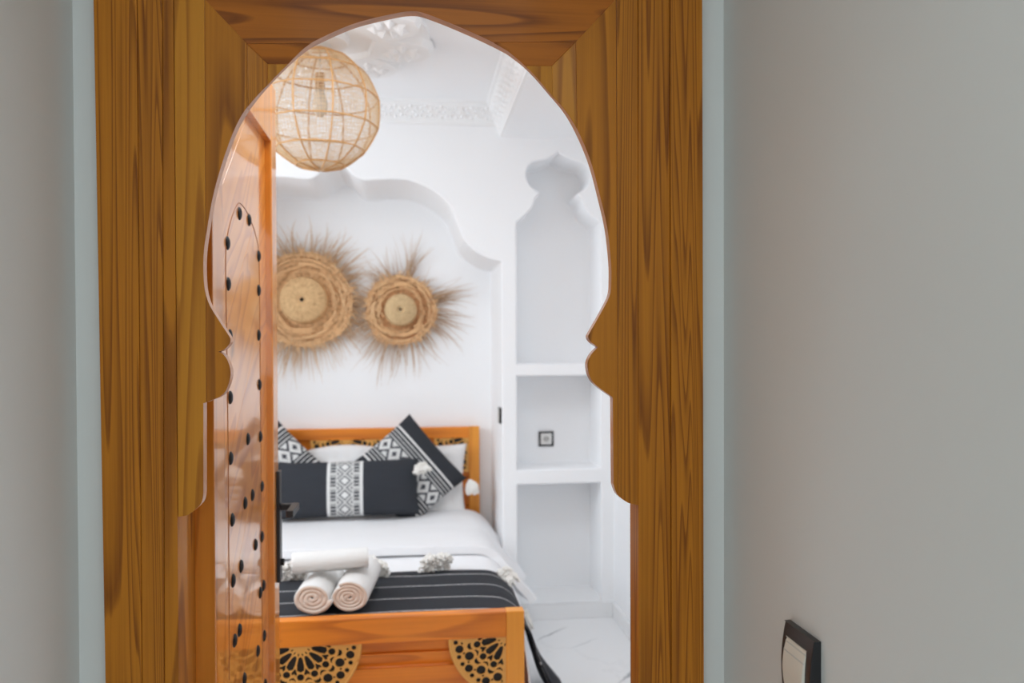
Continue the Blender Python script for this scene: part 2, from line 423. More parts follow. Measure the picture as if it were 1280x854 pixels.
# ------------------------------------------------------------------ carved archway frame
YF = 1.575
def af(px, py): p = onY(px, py, YF); return (p.x, p.z)
L1 = [(223.6, 646), (230, 645), (237, 642.6), (247.7, 634), (252.6, 627), (254.4, 618), (254.6, 606)]
L2 = [(254.6, 504)]
L3 = [(257.8, 503.4), (266, 499.7), (274.7, 496), (282, 489), (286.9, 476), (288.4, 465), (285, 452), (279.4, 443.4), (272.8, 439.7)]
L4 = [(272.8, 439.7), (280, 437), (286.9, 430), (288, 424), (285, 418), (273.8, 401), (261.6, 380.6), (256.3, 362), (254.6, 340), (255, 318), (257.5, 296), (264, 256), (272.5, 221), (285.5, 181), (298.7, 150), (315.4, 125), (332, 105), (356.5, 79.8), (380, 59.5), (401, 47.4), (436, 31.8), (464, 23.4), (499.5, 15.6), (513.6, 14)]
R4 = [(513.6, 14), (527.7, 15.6), (560, 27.6), (600, 45), (627.5, 58.7), (640, 66.3), (664, 86), (691, 117), (710, 141), (726, 171), (739.6, 205.7), (751, 249), (759, 285), (763.5, 325), (764, 351.5), (761.8, 370), (749.4, 394.4), (737.6, 415), (735.3, 421.6), (739, 428), (747.5, 434)]
R3 = [(747.5, 434), (739, 443), (734.4, 454.4), (736, 467.5), (742, 478.8), (753, 488), (761.6, 493.8), (766, 497)]
R2 = [(766, 498), (767, 606)]
R1 = [(767, 606), (769.5, 614), (774, 621), (785.6, 629), (798.7, 632)]
arch_px = catmull(L1, 3) + L2 + catmull(L3, 3)[:-1] + catmull(L4, 4)[:-1] + catmull(R4, 4)[:-1] + catmull(R3, 3)[:-1] + R2[:1] + catmull(R1, 3)
ARCH = [af(*p) for p in arch_px]
cutpts = ARCH + [(ARCH[-1][0] + .06, ARCH[-1][1]), (ARCH[-1][0] + .06, 0.3), (ARCH[0][0] - .06, 0.3), (ARCH[0][0] - .06, ARCH[0][1])]
bm = bmesh.new(); prism_xz(bm, cutpts, 1.4, 1.9); cutter = finish('cut', bm, None)

frame = thing('door_frame', 'varnished pine doorway frame with a keyhole-shaped Moorish arch cut out', 'door frame', (0, 1.6, 0))
YB = 1.599
def board(name, px, mat, dy=0.0, dys=None, yb=YB, cut=True, bev=.0012, label=None):
    pts = [af(*p) for p in px]
    bm = bmesh.new(); prism_xz(bm, pts, YF + dy, yb, [YF + d for d in dys] if dys else None)
    o = finish(name, bm, mat, frame)
    if cut: boolean(o, [cutter])
    o.data.materials.clear(); o.data.materials.append(mat); o.data.materials.append(M_PINE_EDGE)
    for p in o.data.polygons: p.material_index = 1 if cut and abs(p.normal.y) < .3 else 0     # varnished cut edge, paler base colour paints in the bright room's reflection
    bevel_mod(o, bev, 2, 50)
    if label: o['label'] = label
    return o
# flat mitred boards round the arch, sloped inner beads, sunk corner fields
board('arch_stile', [(256, -1), (308, 54), (311, 560), (312, 660), (259, 660)], M_PINE_Z)
board('arch_stile', [(770, -1), (773, 660), (727, 660), (724, 300), (720, 52)], M_PINE_Z)
board('arch_rail', [(256, -1), (770, -1), (720, 52), (308, 54)], M_PINE_X)
board('sloped_bead', [(308, 54), (720, 52), (691, 80), (333, 77)], M_PINE_X, dys=[.0012, .0012, .012, .012])
board('sloped_bead', [(308, 54), (333, 77), (336, 300), (310, 300)], M_PINE_ZS, dys=[.0012, .012, .012, .0012])
board('sloped_bead', [(720, 52), (724, 300), (695, 300), (691, 80)], M_PINE_P, dys=[.0012, .0012, .012, .012])  # paler wood paints in the light this slope catches
board('corner_field', [(333, 77), (420, 77.6), (420, 300), (336, 300)], M_PINE_P, dy=.0122)
board('corner_field', [(600, 79.3), (691, 80), (695, 300), (600, 300)], M_PINE_P, dy=.0122)
board('side_strip', [(217.5, -40), (255.7, -40), (258.7, 660), (223.2, 660)], M_PINE_P, dy=-.002)
board('side_strip', [(770.4, -40), (797, -40), (798.6, 660), (773.2, 660)], M_PINE_ZS, dy=-.001)
board('head_strip', [(256, -42), (770, -42), (770.2, -1.4), (256, -1.4)], M_PINE_X, dy=-.001, cut=False)
def vboard(name, pxt0, pxt1, pxb0, pxb1, y0, y1, mat, ztop, zb=0.0, label=None):
    def line(a, b):
        p = onY(a, 0, YF); q = onY(b, 854, YF)
        return lambda z: p.x + (q.x - p.x) * (z - p.z) / (q.z - p.z)
    f0, f1 = line(pxt0, pxb0), line(pxt1, pxb1)
    bm = bmesh.new(); prism_xz(bm, [(f0(ztop), ztop), (f1(ztop), ztop), (f1(zb), zb), (f0(zb), zb)], y0, y1)
    o = finish(name, bm, mat, frame); bevel_mod(o, .0010, 2, 50)
    if label: o['label'] = label
    return o
ZT = 2.46
vboard('casing', 119, 172.7, 134, 179.1, 1.566, 1.60, M_PINE_ZS, ZT)
vboard('casing', 172.8, 203.5, 179.2, 206.5, 1.5685, 1.60, M_PINE_ZS, ZT)
vboard('casing', 203.7, 217.2, 206.7, 224.3, 1.571, 1.635, M_PINE_Z, ZT)
vboard('casing', 797.3, 836, 797.6, 838, 1.571, 1.602, M_PINE_ZS, ZT)
vboard('casing', 836.2, 876, 838.2, 878, 1.566, 1.60, M_PINE_ZS, ZT)
pL = onY(217.5, 0, YF).x; pR = onY(797, 0, YF).x; zt = onY(400, -42, YF).z
boxob('head_casing', pL, pR, 1.568, 1.60, zt + .001, ZT, M_PINE_X, frame, .002)
# jamb linings, against the masonry
boxob('jamb_lining', -.505, -.470, 1.602, 1.79, 0, 2.29, M_PINE_Z, frame, .001)
boxob('jamb_lining', .492, .505, 1.602, 1.79, 0, 2.29, M_PINE_Z, frame, .001)
boxob('head_lining', -.470, .492, 1.602, 1.79, 2.285, 2.30, M_PINE_X, frame, .001)
drop(cutter)

# ------------------------------------------------------------------ open door leaf
leaf = thing('door_1', 'open varnished pine door studded with black domed nails', None, (-.455, 1.80, 0), None, 'structure')
LX = -.43; PX = -.450; LY0, LY1 = 1.796, 2.617; LZT = 2.27
yr0 = onX(341, 400, LX).y; yh1 = 1.895
boxob('stile', -.475, LX, LY0, yh1, .012, LZT, M_LEAF, leaf, .002)
boxob('stile', -.475, LX, yr0, LY1, .012, LZT, M_LEAF, leaf, .004, 3)
zr = onX(326, 157, LX).z
boxob('rail', -.475, LX - .0005, yh1, yr0, zr, LZT, M_LEAF, leaf, .002)
boxob('rail', -.475, LX - .0005, yh1, yr0, .012, .20, M_LEAF, leaf, .002)
# field of diagonal boards, each cut to the field outline
dirv = Vector((math.cos(math.radians(40)), math.sin(math.radians(40)))); nv = Vector((-dirv.y, dirv.x))
fz0, fz1 = .20, zr; c0 = Vector((yh1, fz0))
def clip_poly(poly, n, d):
    out = []
    for i in range(len(poly)):
        a, b = poly[i], poly[(i + 1) % len(poly)]; da, db = a.dot(n) - d, b.dot(n) - d
        if da >= 0: out.append(a)
        if da * db < 0: out.append(a + (b - a) * (da / (da - db)))
    return out
rect = [Vector((yh1 - .004, fz0 - .004)), Vector((yr0 + .004, fz0 - .004)), Vector((yr0 + .004, fz1 + .004)), Vector((yh1 - .004, fz1 + .004))]
ds = [p.dot(nv) for p in rect]; d = min(ds); bw = .27; kb = 0
while d < max(ds):
    poly = clip_poly(clip_poly(rect, nv, d + .0004), -nv, -(d + bw - .0004))
    if len(poly) >= 3:
        bm = bmesh.new()
        a = [bm.verts.new((PX, p.x, p.y)) for p in poly]; b = [bm.verts.new((PX - .018, p.x, p.y)) for p in poly]
        bm.faces.new(a); bm.faces.new(b[::-1])
        for i in range(len(poly)): bm.faces.new((a[i], b[i], b[(i + 1) % len(poly)], a[(i + 1) % len(poly)]))
        bevel_mod(finish('diagonal_board', bm, M_PANEL, leaf), .0005, 1, 60)
    d += bw
def ptx(px, py, X=PX): p = onX(px, py, X); return p.y, p.z
# inlaid arch line of the field
arc = [(286.5, 850), (286, 700), (285, 560), (283.5, 440), (282.3, 370), (282, 320), (283.4, 300), (287, 281), (292, 265), (298, 254), (303, 257), (309, 266), (315, 280), (320, 296), (323.5, 320), (324.5, 400), (326, 560), (328, 850)]
bm = bmesh.new(); tube(bm, [(PX - .0004,) + ptx(*p) for p in catmull(arc, 3)], .0019, 6); finish('inlay_line', bm, plain('dark_inlay', (.34, .12, .03), .4), leaf)
nails = [(299, 267), (311, 275), (284, 304), (323, 320), (285, 355), (323, 363), (287, 420), (323, 419), (287.5, 497), (324, 481), (309.5, 549), (325, 546), (288, 573), (327, 608), (315, 619), (306, 629), (290, 650), (327, 671), (319, 681), (301, 708), (291, 726), (329, 732), (325, 741), (299, 788), (293, 801), (330, 795), (322, 814), (305, 849), (331, 856),
         (294, 885), (318, 892), (300, 930), (327, 925), (310, 965)]
bm = bmesh.new()
RN = .0175
rings = []
for a in (0, 25, 50, 72, 88):
    r = RN * math.cos(math.radians(a)); h = .0075 * math.sin(math.radians(a))
    rings.append([bm.verts.new((h, r * math.cos(k * PI / 7), r * math.sin(k * PI / 7))) for k in range(14)])
for A, B in zip(rings, rings[1:]):
    for k in range(14): bm.faces.new((A[k], A[(k + 1) % 14], B[(k + 1) % 14], B[k]))
bm.faces.new(rings[-1])
me = bpy.data.meshes.new('nail'); bmesh.ops.recalc_face_normals(bm, faces=bm.faces); bm.to_mesh(me); bm.free(); me.materials.append(M_IRON)
for p in me.polygons: p.use_smooth = True
for q in nails:
    y, z = ptx(*q)
    if z < .22: continue
    o = bpy.data.objects.new('nail', me); COL.objects.link(o); o.parent = leaf; o.matrix_parent_inverse = Matrix.Translation(leaf.location).inverted()
    o.location = (PX - .0005, y, z)
# handle: long black plate and lever on the lock stile
zp0 = onX(347, 727, LX).z; zp1 = onX(347, 588, LX).z
hp = boxob('handle_plate', LX - .0005, LX + .011, LY1 - .048, LY1 - .006, zp0, zp1, M_HANDLE, leaf, .002)
hz = onX(366, 640, -.37).z
bm = bmesh.new(); box(bm, LX + .010, -.372, LY1 - .036, LY1 - .018, hz - .010, hz + .010, .003); box(bm, -.385, -.363, LY1 - .150, LY1 - .016, hz - .011, hz + .011, .003)
finish('handle_lever', bm, M_HANDLE, hp)
bm = bmesh.new(); tube(bm, [(LX + .011, LY1 - .027, zp0 + .06), (LX + .020, LY1 - .027, zp0 + .06)], .011, 14); finish('key_cylinder', bm, M_IRON, hp)

# ------------------------------------------------------------------ switches and socket
def plate_bulge(bm, cx, cy, cz, w, h, t, axis_out):
    pass
sw_a = onX(981, 800, CXR - .010); sw_b = onX(1019, 820, CXR - .010)
SY1, SY0 = sw_a.y, sw_b.y; SZ1 = onX(985, 779, CXR - .012).z; SZ0 = SZ1 - (SY1 - SY0) * 1.35
sw = thing('light_switch', 'black framed light switch with ivory rocker on the near corridor wall', 'light switch', (CXR, (SY0 + SY1) / 2, SZ0))
def bulged(name, y0, y1, z0, z1, x0, dep, mat, parent, crown, hole=None):
    """plate on the corridor wall whose outer edge bows; crown = extra depth at mid height"""
    n = 14; vs = []; fs = []
    for i in range(n + 1):
        v = i / n; z = z0 + (z1 - z0) * v; bow = crown * 4 * v * (1 - v)
        vs += [(x0, y0, z), (x0 - dep - bow, y0 + .002, z), (x0 - dep - bow, y1 - .002, z), (x0, y1, z)]
    for i in range(n):
        a, b = 4 * i, 4 * i + 4
        for k in range(3): fs.append((a + k, a + k + 1, b + k + 1, b + k))
    fs += [(0, 1, 2, 3), (4 * n + 3, 4 * n + 2, 4 * n + 1, 4 * n)]
    o = pydata(name, vs, fs, mat, parent); bevel_mod(o, .0015, 3, 40); return o
bulged('switch_frame', SY0, SY1, SZ0, SZ1, CXR, .010, M_PLASTIC_B, sw, .008)
w = SY1 - SY0
r_ = bulged('rocker', SY0 + w * .17, SY1 - w * .13, SZ0 + .022, SZ1 - .022, CXR - .008, .006, M_PLASTIC_W, sw, .0085)
zt_ = SZ1 - .022
for k, (a, b) in enumerate(((.006, .009), (.020, .0222))):
    v = (zt_ - a - (SZ0 + .022)) / (zt_ - (SZ0 + .022)); bow = .0085 * 4 * v * (1 - v)
    boxob('rocker_line', CXR - .0146 - bow, CXR - .012 - bow, SY0 + w * .19, SY1 - w * .15, zt_ - b, zt_ - a, M_PLASTIC_G, r_)
# bedside switch, seen edge on, on the reveal of the bed recess
zz = onX(627, 521, .456).z; yy = 4.262
s2 = thing('bedside_switch', 'dark bedside switch seen edge-on on the reveal of the bed recess', 'light switch', (.462, yy, zz - .04))
boxob('switch_frame', .450, .4622, yy - .04, yy + .04, zz - .042, zz + .042, M_PLASTIC_B, s2, .002)
boxob('rocker', .447, .451, yy - .026, yy + .026, zz - .03, zz + .03, M_PLASTIC_G, s2, .001)
pc = onY(682.5, 548.5, NICHEY)
s3 = thing('wall_socket', 'white wall socket with a black square frame inside the shelf niche', 'socket', (pc.x, NICHEY, pc.z - .04))
hw = .042
bm = bmesh.new()
for (a, b, c, d_) in ((-hw, hw, hw - .010, hw), (-hw, hw, -hw, -hw + .010), (-hw, -hw + .010, -hw, hw), (hw - .010, hw, -hw, hw)):
    box(bm, pc.x + a, pc.x + b, NICHEY - .010, NICHEY + .001, pc.z + c, pc.z + d_, .001)
finish('socket_frame', bm, M_PLASTIC_B, s3)
boxob('socket_plate', pc.x - hw + .010, pc.x + hw - .010, NICHEY - .008, NICHEY + .001, pc.z - hw + .010, pc.z + hw - .010, M_SOCK, s3, .001)
bm = bmesh.new(); tube(bm, [(pc.x, NICHEY - .0095, pc.z), (pc.x, NICHEY - .007, pc.z)], .017, 18); finish('socket_well', bm, plain('socket_grey', (.5, .49, .47), .5), s3)
for sx in (-.007, .007):
    bm = bmesh.new(); tube(bm, [(pc.x + sx, NICHEY - .0102, pc.z), (pc.x + sx, NICHEY - .009, pc.z)], .0028, 8); finish('pin_hole', bm, M_BLACK, s3)

# ------------------------------------------------------------------ wicker globe lamp and ceiling rose
LYc = 3.30
lc = onY(400, 138.5, LYc); LR = .240
lamp = thing('pendant_lamp', 'round woven raffia and cane globe lamp hanging from the ceiling', 'pendant lamp', (lc.x, lc.y, lc.z - LR))
def sph(lat, lon, r=LR): return (lc.x + r * math.cos(lat) * math.cos(lon), lc.y + r * math.cos(lat) * math.sin(lon), lc.z + r * math.sin(lat))
TOPL = math.radians(76)
NM = 10
lats = [math.radians(a) for a in (-90, -66, -42, -16, 12, 38, 60, 76)]
def facet(lat, lon):
    """point on a faceted globe: chords between the cane meridians"""
    k = 2 * PI / NM; l0 = math.floor(lon / k + 1e-9) * k; f = (lon - l0) / k
    def arcp(l):
        for a, b in zip(lats, lats[1:]):
            if lat <= b + 1e-9:
                g = (lat - a) / (b - a); A, B = Vector(sph(a, l)), Vector(sph(b, l)); return A.lerp(B, g)
        return Vector(sph(lat, l))
    fl = arcp(l0).lerp(arcp(l0 + k), f); rd = Vector(sph(lat, lon, LR))
    return fl.lerp(rd, .45)
for m in range(NM):
    bm = bmesh.new(); tube(bm, [facet(a * (TOPL + PI / 2) / 36 - PI / 2, m * 2 * PI / NM) for a in range(1, 37)], .0036, 5); finish('cane_rib', bm, M_BAMBOO, lamp)
for la in lats[1:-1]:
    bm = bmesh.new(); tube(bm, [facet(la, k * 2 * PI / 60) for k in range(60)], .0034, 5, closed=True); finish('cane_hoop', bm, M_BAMBOO, lamp)
bm = bmesh.new(); tube(bm, [facet(TOPL, k * 2 * PI / 40) for k in range(40)], .006, 6, closed=True); finish('top_ring', bm, M_BAMBOO, lamp)
bm = bmesh.new()
rs = random.Random(3)
for m in range(120):
    lo = m * 2 * PI / 120 + rs.uniform(-.012, .012)
    pts = [facet(max(-PI / 2 + .06, a * (TOPL + PI / 2) / 26 - PI / 2), lo + .015 * math.sin(a * .9 + m)) for a in range(0, 27)]
    tube(bm, [lc + (p - lc) * .992 for p in pts], .0010, 3, cap=False)
for m in range(74):
    la = -PI / 2 + (m + .6) * (TOPL + PI / 2) / 74
    pts = [facet(min(TOPL, max(-PI / 2 + .02, la + .012 * math.sin(k * 1.3 + m * 2.1))), k * 2 * PI / 60) for k in range(60)]
    tube(bm, [lc + (p - lc) * .992 for p in pts], .0010, 3, closed=True)
o = finish('raffia_netting', bm, M_RAFFIA, lamp, recalc=False); o['kind'] = 'stuff'
bm = bmesh.new(); tube(bm, [(lc.x, lc.y, CEIL), (lc.x, lc.y, lc.z + .14)], .0035, 8); finish('cord', bm, plain('cord_white', (.6, .6, .58), .6), lamp)
bm = bmesh.new(); tube(bm, [(lc.x, lc.y, CEIL - .075), (lc.x, lc.y, CEIL - .046)], [.028, .05], 20); finish('canopy', bm, M_SOCK, lamp)
bm = bmesh.new(); tube(bm, [(lc.x, lc.y, lc.z + .15), (lc.x, lc.y, lc.z + .085)], .020, 14); finish('socket', bm, plain('lamp_socket', (.45, .28, .16), .5), lamp)
bm = bmesh.new(); tube(bm, [(lc.x, lc.y, lc.z + .086), (lc.x, lc.y, lc.z + .06), (lc.x, lc.y, lc.z + .03), (lc.x, lc.y, lc.z - .005), (lc.x, lc.y, lc.z - .025)], [.014, .022, .032, .028, .010], 16)
finish('bulb', bm, plain('bulb_glass', (.62, .56, .48), .25), lamp, True)
for k in range(2):
    bm = bmesh.new(); a = k * PI / 2
    tube(bm, [lc + Vector((math.cos(a) * .06, math.sin(a) * .06, LR * math.sin(TOPL))), lc + Vector((-math.cos(a) * .06, -math.sin(a) * .06, LR * math.sin(TOPL)))], .003, 5); finish('top_bar', bm, M_BAMBOO, lamp)

rose = thing('ceiling_rose', 'carved white gypsum ceiling rose above the globe lamp', 'ceiling rose', (lc.x, lc.y, CEIL))
def lathe_down(bm, prof, n=48):
    R_ = []
    for r, z in prof: R_.append([bm.verts.new((lc.x + r * math.cos(2 * PI * k / n), lc.y + r * math.sin(2 * PI * k / n), CEIL - z)) for k in range(n)])
    for A, B in zip(R_, R_[1:]):
        for k in range(n): bm.faces.new((A[k], A[(k + 1) % n], B[(k + 1) % n], B[k]))
bm = bmesh.new(); lathe_down(bm, [(.44, 0), (.44, .012), (.425, .016), (.30, .012), (.29, .03), (.27, .034), (.26, .02), (.12, .02), (.11, .045), (.05, .05), (.001, .05)]); finish('rose_disc', bm, M_GYPSUM, rose, False)
for k in range(8):   # large scalloped plaques around the rim
    a = k * PI / 4 + .2; e = Vector((math.cos(a), math.sin(a), 0)); f = Vector((-e.y, e.x, 0)); c = Vector((lc.x, lc.y, CEIL))
    bm = bmesh.new()
    out = [(.20, -.10), (.30, -.125), (.40, -.12), (.445, -.07), (.47, 0), (.445, .07), (.40, .12), (.30, .125), (.20, .10)]
    A = [bm.verts.new(c + e * r + f * t_ + Vector((0, 0, -.008))) for r, t_ in out]; B = [bm.verts.new(c + e * (.33 + (r - .33) * .9) + f * t_ * .9 + Vector((0, 0, -.045))) for r, t_ in out]
    bm.faces.new(B)
    for i in range(len(out)): bm.faces.new((A[i], A[(i + 1) % len(out)], B[(i + 1) % len(out)], B[i]))
    finish('plaque', bm, M_GYPSUM, rose)
    bm = bmesh.new()
    for q in range(7):
        aa = q * 2 * PI / 7; g = e * math.cos(aa) + f * math.sin(aa); h = -e * math.sin(aa) + f * math.cos(aa); cc = c + e * .335 + Vector((0, 0, -.045))
        p = [bm.verts.new(cc + g * .018), bm.verts.new(cc + g * .055 + h * .02), bm.verts.new(cc + g * .085), bm.verts.new(cc + g * .055 - h * .02)]; tp = bm.verts.new(cc + g * .05 + Vector((0, 0, -.022)))
        for i in range(4): bm.faces.new((p[i], p[(i + 1) % 4], tp))
    finish('carved_flower', bm, M_GYPSUM, rose)

# ------------------------------------------------------------------ straw hats with palm fringe
def hat(name, label, px, py, R, rc, hc, mat, cmat, nf, flen, seed, clumps, fm):
    c = onY(px, py, RECY - .02); c = Vector((c.x, RECY - .004, c.z)); rs = random.Random(seed)
    t = thing(name, label, 'hat', c, 'straw hats on the wall of the bed recess')
    n = 84
    def wob(a): return 1 + .03 * math.sin(3 * a + seed) + .012 * math.sin(7 * a + 2 * seed)
    def rev(nm, prof, m, w):
        vs = []; fs = []; uvs = []
        for i, (r, y) in enumerate(prof):
            for k in range(n + 1):
                a = 2 * PI * k / n
                q = 1 + (wob(a) - 1) * w(r)
                zz_ = noise.noise(Vector((math.cos(a) * r * 25, math.sin(a) * r * 25, seed))) * .010 * w(r)
                vs.append((c.x + r * q * math.cos(a), c.y - y - zz_, c.z + r * q * math.sin(a))); uvs.append((k / n, r / R))
        for i in range(len(prof) - 1):
            for k in range(n): fs.append((i * (n + 1) + k, i * (n + 1) + k + 1, (i + 1) * (n + 1) + k + 1, (i + 1) * (n + 1) + k))
        o = pydata(nm, vs, fs, m, t, True); l = o.data.uv_layers.new(name='UVMap')
        for lp in o.data.loops: l.data[lp.index].uv = uvs[lp.vertex_index]
        return o
    prof = []
    nb = 60
    for i in range(nb + 1):
        u = i / nb; r = rc * .98 + (R - rc * .98) * u
        y = .034 + .022 * u * u - .018 * math.sin(PI * u) + .0042 * math.sin(u * nb * 1.05)
        prof.append((r, y))
    prof += [(R * 1.0, .048), (R * .97, .036), (R * .7, .016), (rc, .012)]
    rev('brim', prof, mat, lambda r: max(0, min(1, (r - rc) / (R - rc))) if R > rc else 0)
    cp = [(rc * 1.03, .026), (rc * 1.0, .05), (rc * .98, hc * .55)]
    for i in range(12):
        u = 1 - i / 12; cp.append((rc * .95 * u + .001, hc + .004 * math.sin(i * 2.4) - (.020 * (1 - u / .3) if u < .3 else 0) - .045 * u ** 3))
    rev('crown', cp, cmat, lambda r: .25)
    bm = bmesh.new()
    for i in range(nf):
        if rs.random() < .62: ca, sp_, ll = rs.choice(clumps); a = rs.gauss(ca, sp_); L = flen * ll * rs.uniform(.35, 1.15)
        else: a = rs.uniform(0, 2 * PI); L = flen * rs.uniform(.2, .62)
        r0 = R * rs.uniform(.80, .98); y0 = rs.uniform(.045, .066) if i % 4 == 0 else rs.uniform(.02, .035); bend = rs.uniform(-.5, .5); grav = rs.uniform(0, .05)
        e = Vector((math.cos(a), 0, math.sin(a))); f = Vector((-math.sin(a), 0, math.cos(a)))
        pts = []
        for q in range(6):
            s = q / 5; dist = r0 * wob(a) + (L + R - r0) * s
            pts.append(c + e * dist + f * (bend * L * s * s * .7) + Vector((0, -min(.1, max(.006, y0 + rs.uniform(-.003, .006) + .03 * s * rs.uniform(-1, 1))), -grav * s * s)))
        wd = rs.uniform(.0010, .0024)
        tube(bm, pts, [wd, wd * 1.1, wd, wd * .8, wd * .55, wd * .2], 3, cap=False)
    o = finish('palm_fringe', bm, fm, t, recalc=False); o['kind'] = 'stuff'
    bm = bmesh.new()
    for i in range(210):     # short broken straw ends along the rim
        a = rs.uniform(0, 2 * PI); e = Vector((math.cos(a), 0, math.sin(a))); f = Vector((-math.sin(a), 0, math.cos(a))); L = R * rs.uniform(.08, .24); sw = rs.uniform(-.9, .9)
        r0 = R * wob(a) * rs.uniform(.86, .97)
        tube(bm, [c + e * (r0 + L * s) + f * (sw * L * s) + Vector((0, -.050 - .012 * rs.random() + .02 * s * s, 0)) for s in (0, .5, 1)], [.0032, .003, .0012], 4)
    for i in range(130):      # loose straws lying round the brim
        a0 = rs.uniform(0, 2 * PI); r0 = rc + (R - rc) * rs.uniform(.2, .95); da = rs.uniform(.3, .8)
        pts = [Vector((c.x + (r0 + .02 * s * rs.uniform(-1, 1)) * math.cos(a0 + da * s), c.y - .052 - .006 * math.sin(PI * s), c.z + r0 * math.sin(a0 + da * s))) for s in [j / 5 for j in range(6)]]
        tube(bm, pts, .0030, 4)
    o = finish('loose_straw', bm, M_LOOSE, t); o['kind'] = 'stuff'
    return t
D = math.radians
hat('straw_hat', 'large straw hat with shaggy palm fringe, half hidden by the door', 381, 376, .275, .135, 0.15, M_STRAW, M_CROWN1, 400, .25, 3,
    [(D(112), .22, .8), (D(60), .2, .75), (D(35), .15, .9), (D(-20), .3, .6), (D(-75), .3, .7), (D(-110), .2, .8), (D(5), .3, .5), (D(170), .5, .7)], M_FRINGE)
hat('straw_hat', 'small straw hat with a pale flat crown, right of the large one', 501, 388, .205, .094, .15, M_STRAW2, M_CROWN, 330, .235, 8,
    [(D(77), .06, 1.15), (D(77), .05, 1.2), (D(115), .2, .75), (D(22), .1, 1.0), (D(18), .06, 1.05), (D(-10), .12, .9), (D(-30), .15, .75), (D(-110), .14, .95), (D(-70), .2, .8), (D(180), .3, .6), (D(150), .2, .6), (D(-140), .2, .6)], M_FRINGE2)

# ------------------------------------------------------------------ the bed
BX1 = .383; BX0 = 2 * BEDX - BX1
bed = thing('bed', 'orange pine bed with fretwork rosettes in head and footboard', 'bed', (BEDX, 2.8, 0))
def curve_mesh(outer, holes, ex):
    cu = bpy.data.curves.new('c', 'CURVE'); cu.dimensions = '2D'; cu.fill_mode = 'BOTH'; cu.extrude = ex
    for loop in [outer] + holes:
        s = cu.splines.new('POLY'); s.points.add(len(loop) - 1); s.use_cyclic_u = True
        for p, q in zip(s.points, loop): p.co = (q[0], q[1], 0, 1)
    o = bpy.data.objects.new('c', cu); COL.objects.link(o)
    dg = bpy.context.evaluated_depsgraph_get(); dg.update()
    me = bpy.data.meshes.new_from_object(o.evaluated_get(dg))
    bpy.data.objects.remove(o, do_unlink=True)
    me.transform(Matrix.Rotation(PI / 2, 4, 'X'))
    return me
def rosette_holes(a0, a1, R):
    """holes of a fretwork rosette between polar angles a0..a1 (0 = straight down, grows to the right)"""
    hs = []; k = R / .205; st = 2 * PI / 14
    def P(r, a): return (r * k * math.sin(a), -r * k * math.cos(a))
    def circ(r, a, rad, n=12, cut=None):
        pts = []
        for i in range(n):
            b = 2 * PI * i / n; pts.append((r * k * math.sin(a) + rad * k * math.cos(b), -r * k * math.cos(a) + rad * k * math.sin(b)))
        return pts
    def blob(r, a, pts): return [(P(r + dr, a)[0] + dt * k * math.cos(a), P(r + dr, a)[1] + dt * k * math.sin(a)) for dr, dt in pts]
    cand = []
    for j in range(-8, 9):
        a = j * st; h = a + st / 2
        cand.append((a, blob(.066, a, [(-.028, -.003), (-.022, -.007), (0, -.012), (.020, -.0122), (.027, 0), (.020, .0122), (0, .012), (-.022, .007), (-.028, .003)]), .055))
        cand.append((h, blob(.030, h, [(-.006, 0), (0, -.003), (.006, -.0015), (.006, .0015), (0, .003)]), .03))
        cand.append((a, circ(.108, a, .0126), .108))
        cand.append((h, blob(.094, h, [(-.016, 0), (.003, -.0105), (.010, -.0075), (.005, 0), (.010, .0075), (.003, .0105)]), .094))
        cand.append((a, blob(.132, a, [(-.006, -.0120), (.000, -.003), (-.005, 0), (.000, .003), (-.006, .0120), (.007, .011), (.013, 0), (.007, -.011)]), .132))
        cand.append((h, blob(.121, h, [(.004, -.0115), (-.004, -.0105), (-.011, 0), (-.004, .0105), (.004, .0115), (-.001, .006), (-.001, -.006)]), .121))
        cand.append((h, circ(.147, h, .0165), .147))
        cand.append((a, circ(.172, a, .0150), .172))
        for sg in (-1, 1):
            cand.append((a + sg * .112, circ(.160, a + sg * .112, .0045, 7), .16))
            cand.append((h + sg * .0, circ(.181, h + sg * .078, .0085, 8), .181))
    for a, loop, r in cand:
        ok = all(y < .011 and (a1 - a0 > 3 or (x < .011 if a1 < .01 else x > -.011)) and math.hypot(x, y) < R * .955 for x, y in loop)
        if ok: hs.append(loop)
    return hs
def rosette(parent, cx, cz, y, R, a0, a1, label):
    """half or quarter disc of carved fretwork on a black backing; front at y"""
    n = 36
    arcp = [(R * math.sin(a0 + (a1 - a0) * i / n), -R * math.cos(a0 + (a1 - a0) * i / n)) for i in range(n + 1)]
    e_ = .013
    q0 = (arcp[0][0] - (e_ if abs(a0) < .01 else 0), e_ if abs(a0) > .01 else arcp[0][1]); q1 = (arcp[-1][0] + (e_ if abs(a1) < .01 else 0), e_ if abs(a1) > .01 else arcp[-1][1])
    outer = [q0] + arcp + [q1] + ([] if a1 - a0 > 3 else [(-e_ if abs(a0) < .01 else e_, e_)])
    me = curve_mesh(outer, rosette_holes(a0, a1, R), .0035)
    me.transform(Matrix.Translation((cx, y + .0035, cz)))
    o = link('fretwork_rosette', me, M_BED_F, parent); o['label'] = label
    bm = bmesh.new()
    pts = [(cx + x * .97, cz + z * .97) for x, z in outer]
    prism_xz(bm, pts, y + .0072, y + .012); b = finish('backing', bm, M_BLACK, o)
    bm = bmesh.new(); tube(bm, [(cx + x * .985, y + .001, cz + z * .985) for x, z in arcp], .0055, 6); finish('rim', bm, M_BED_F, o)
    return o
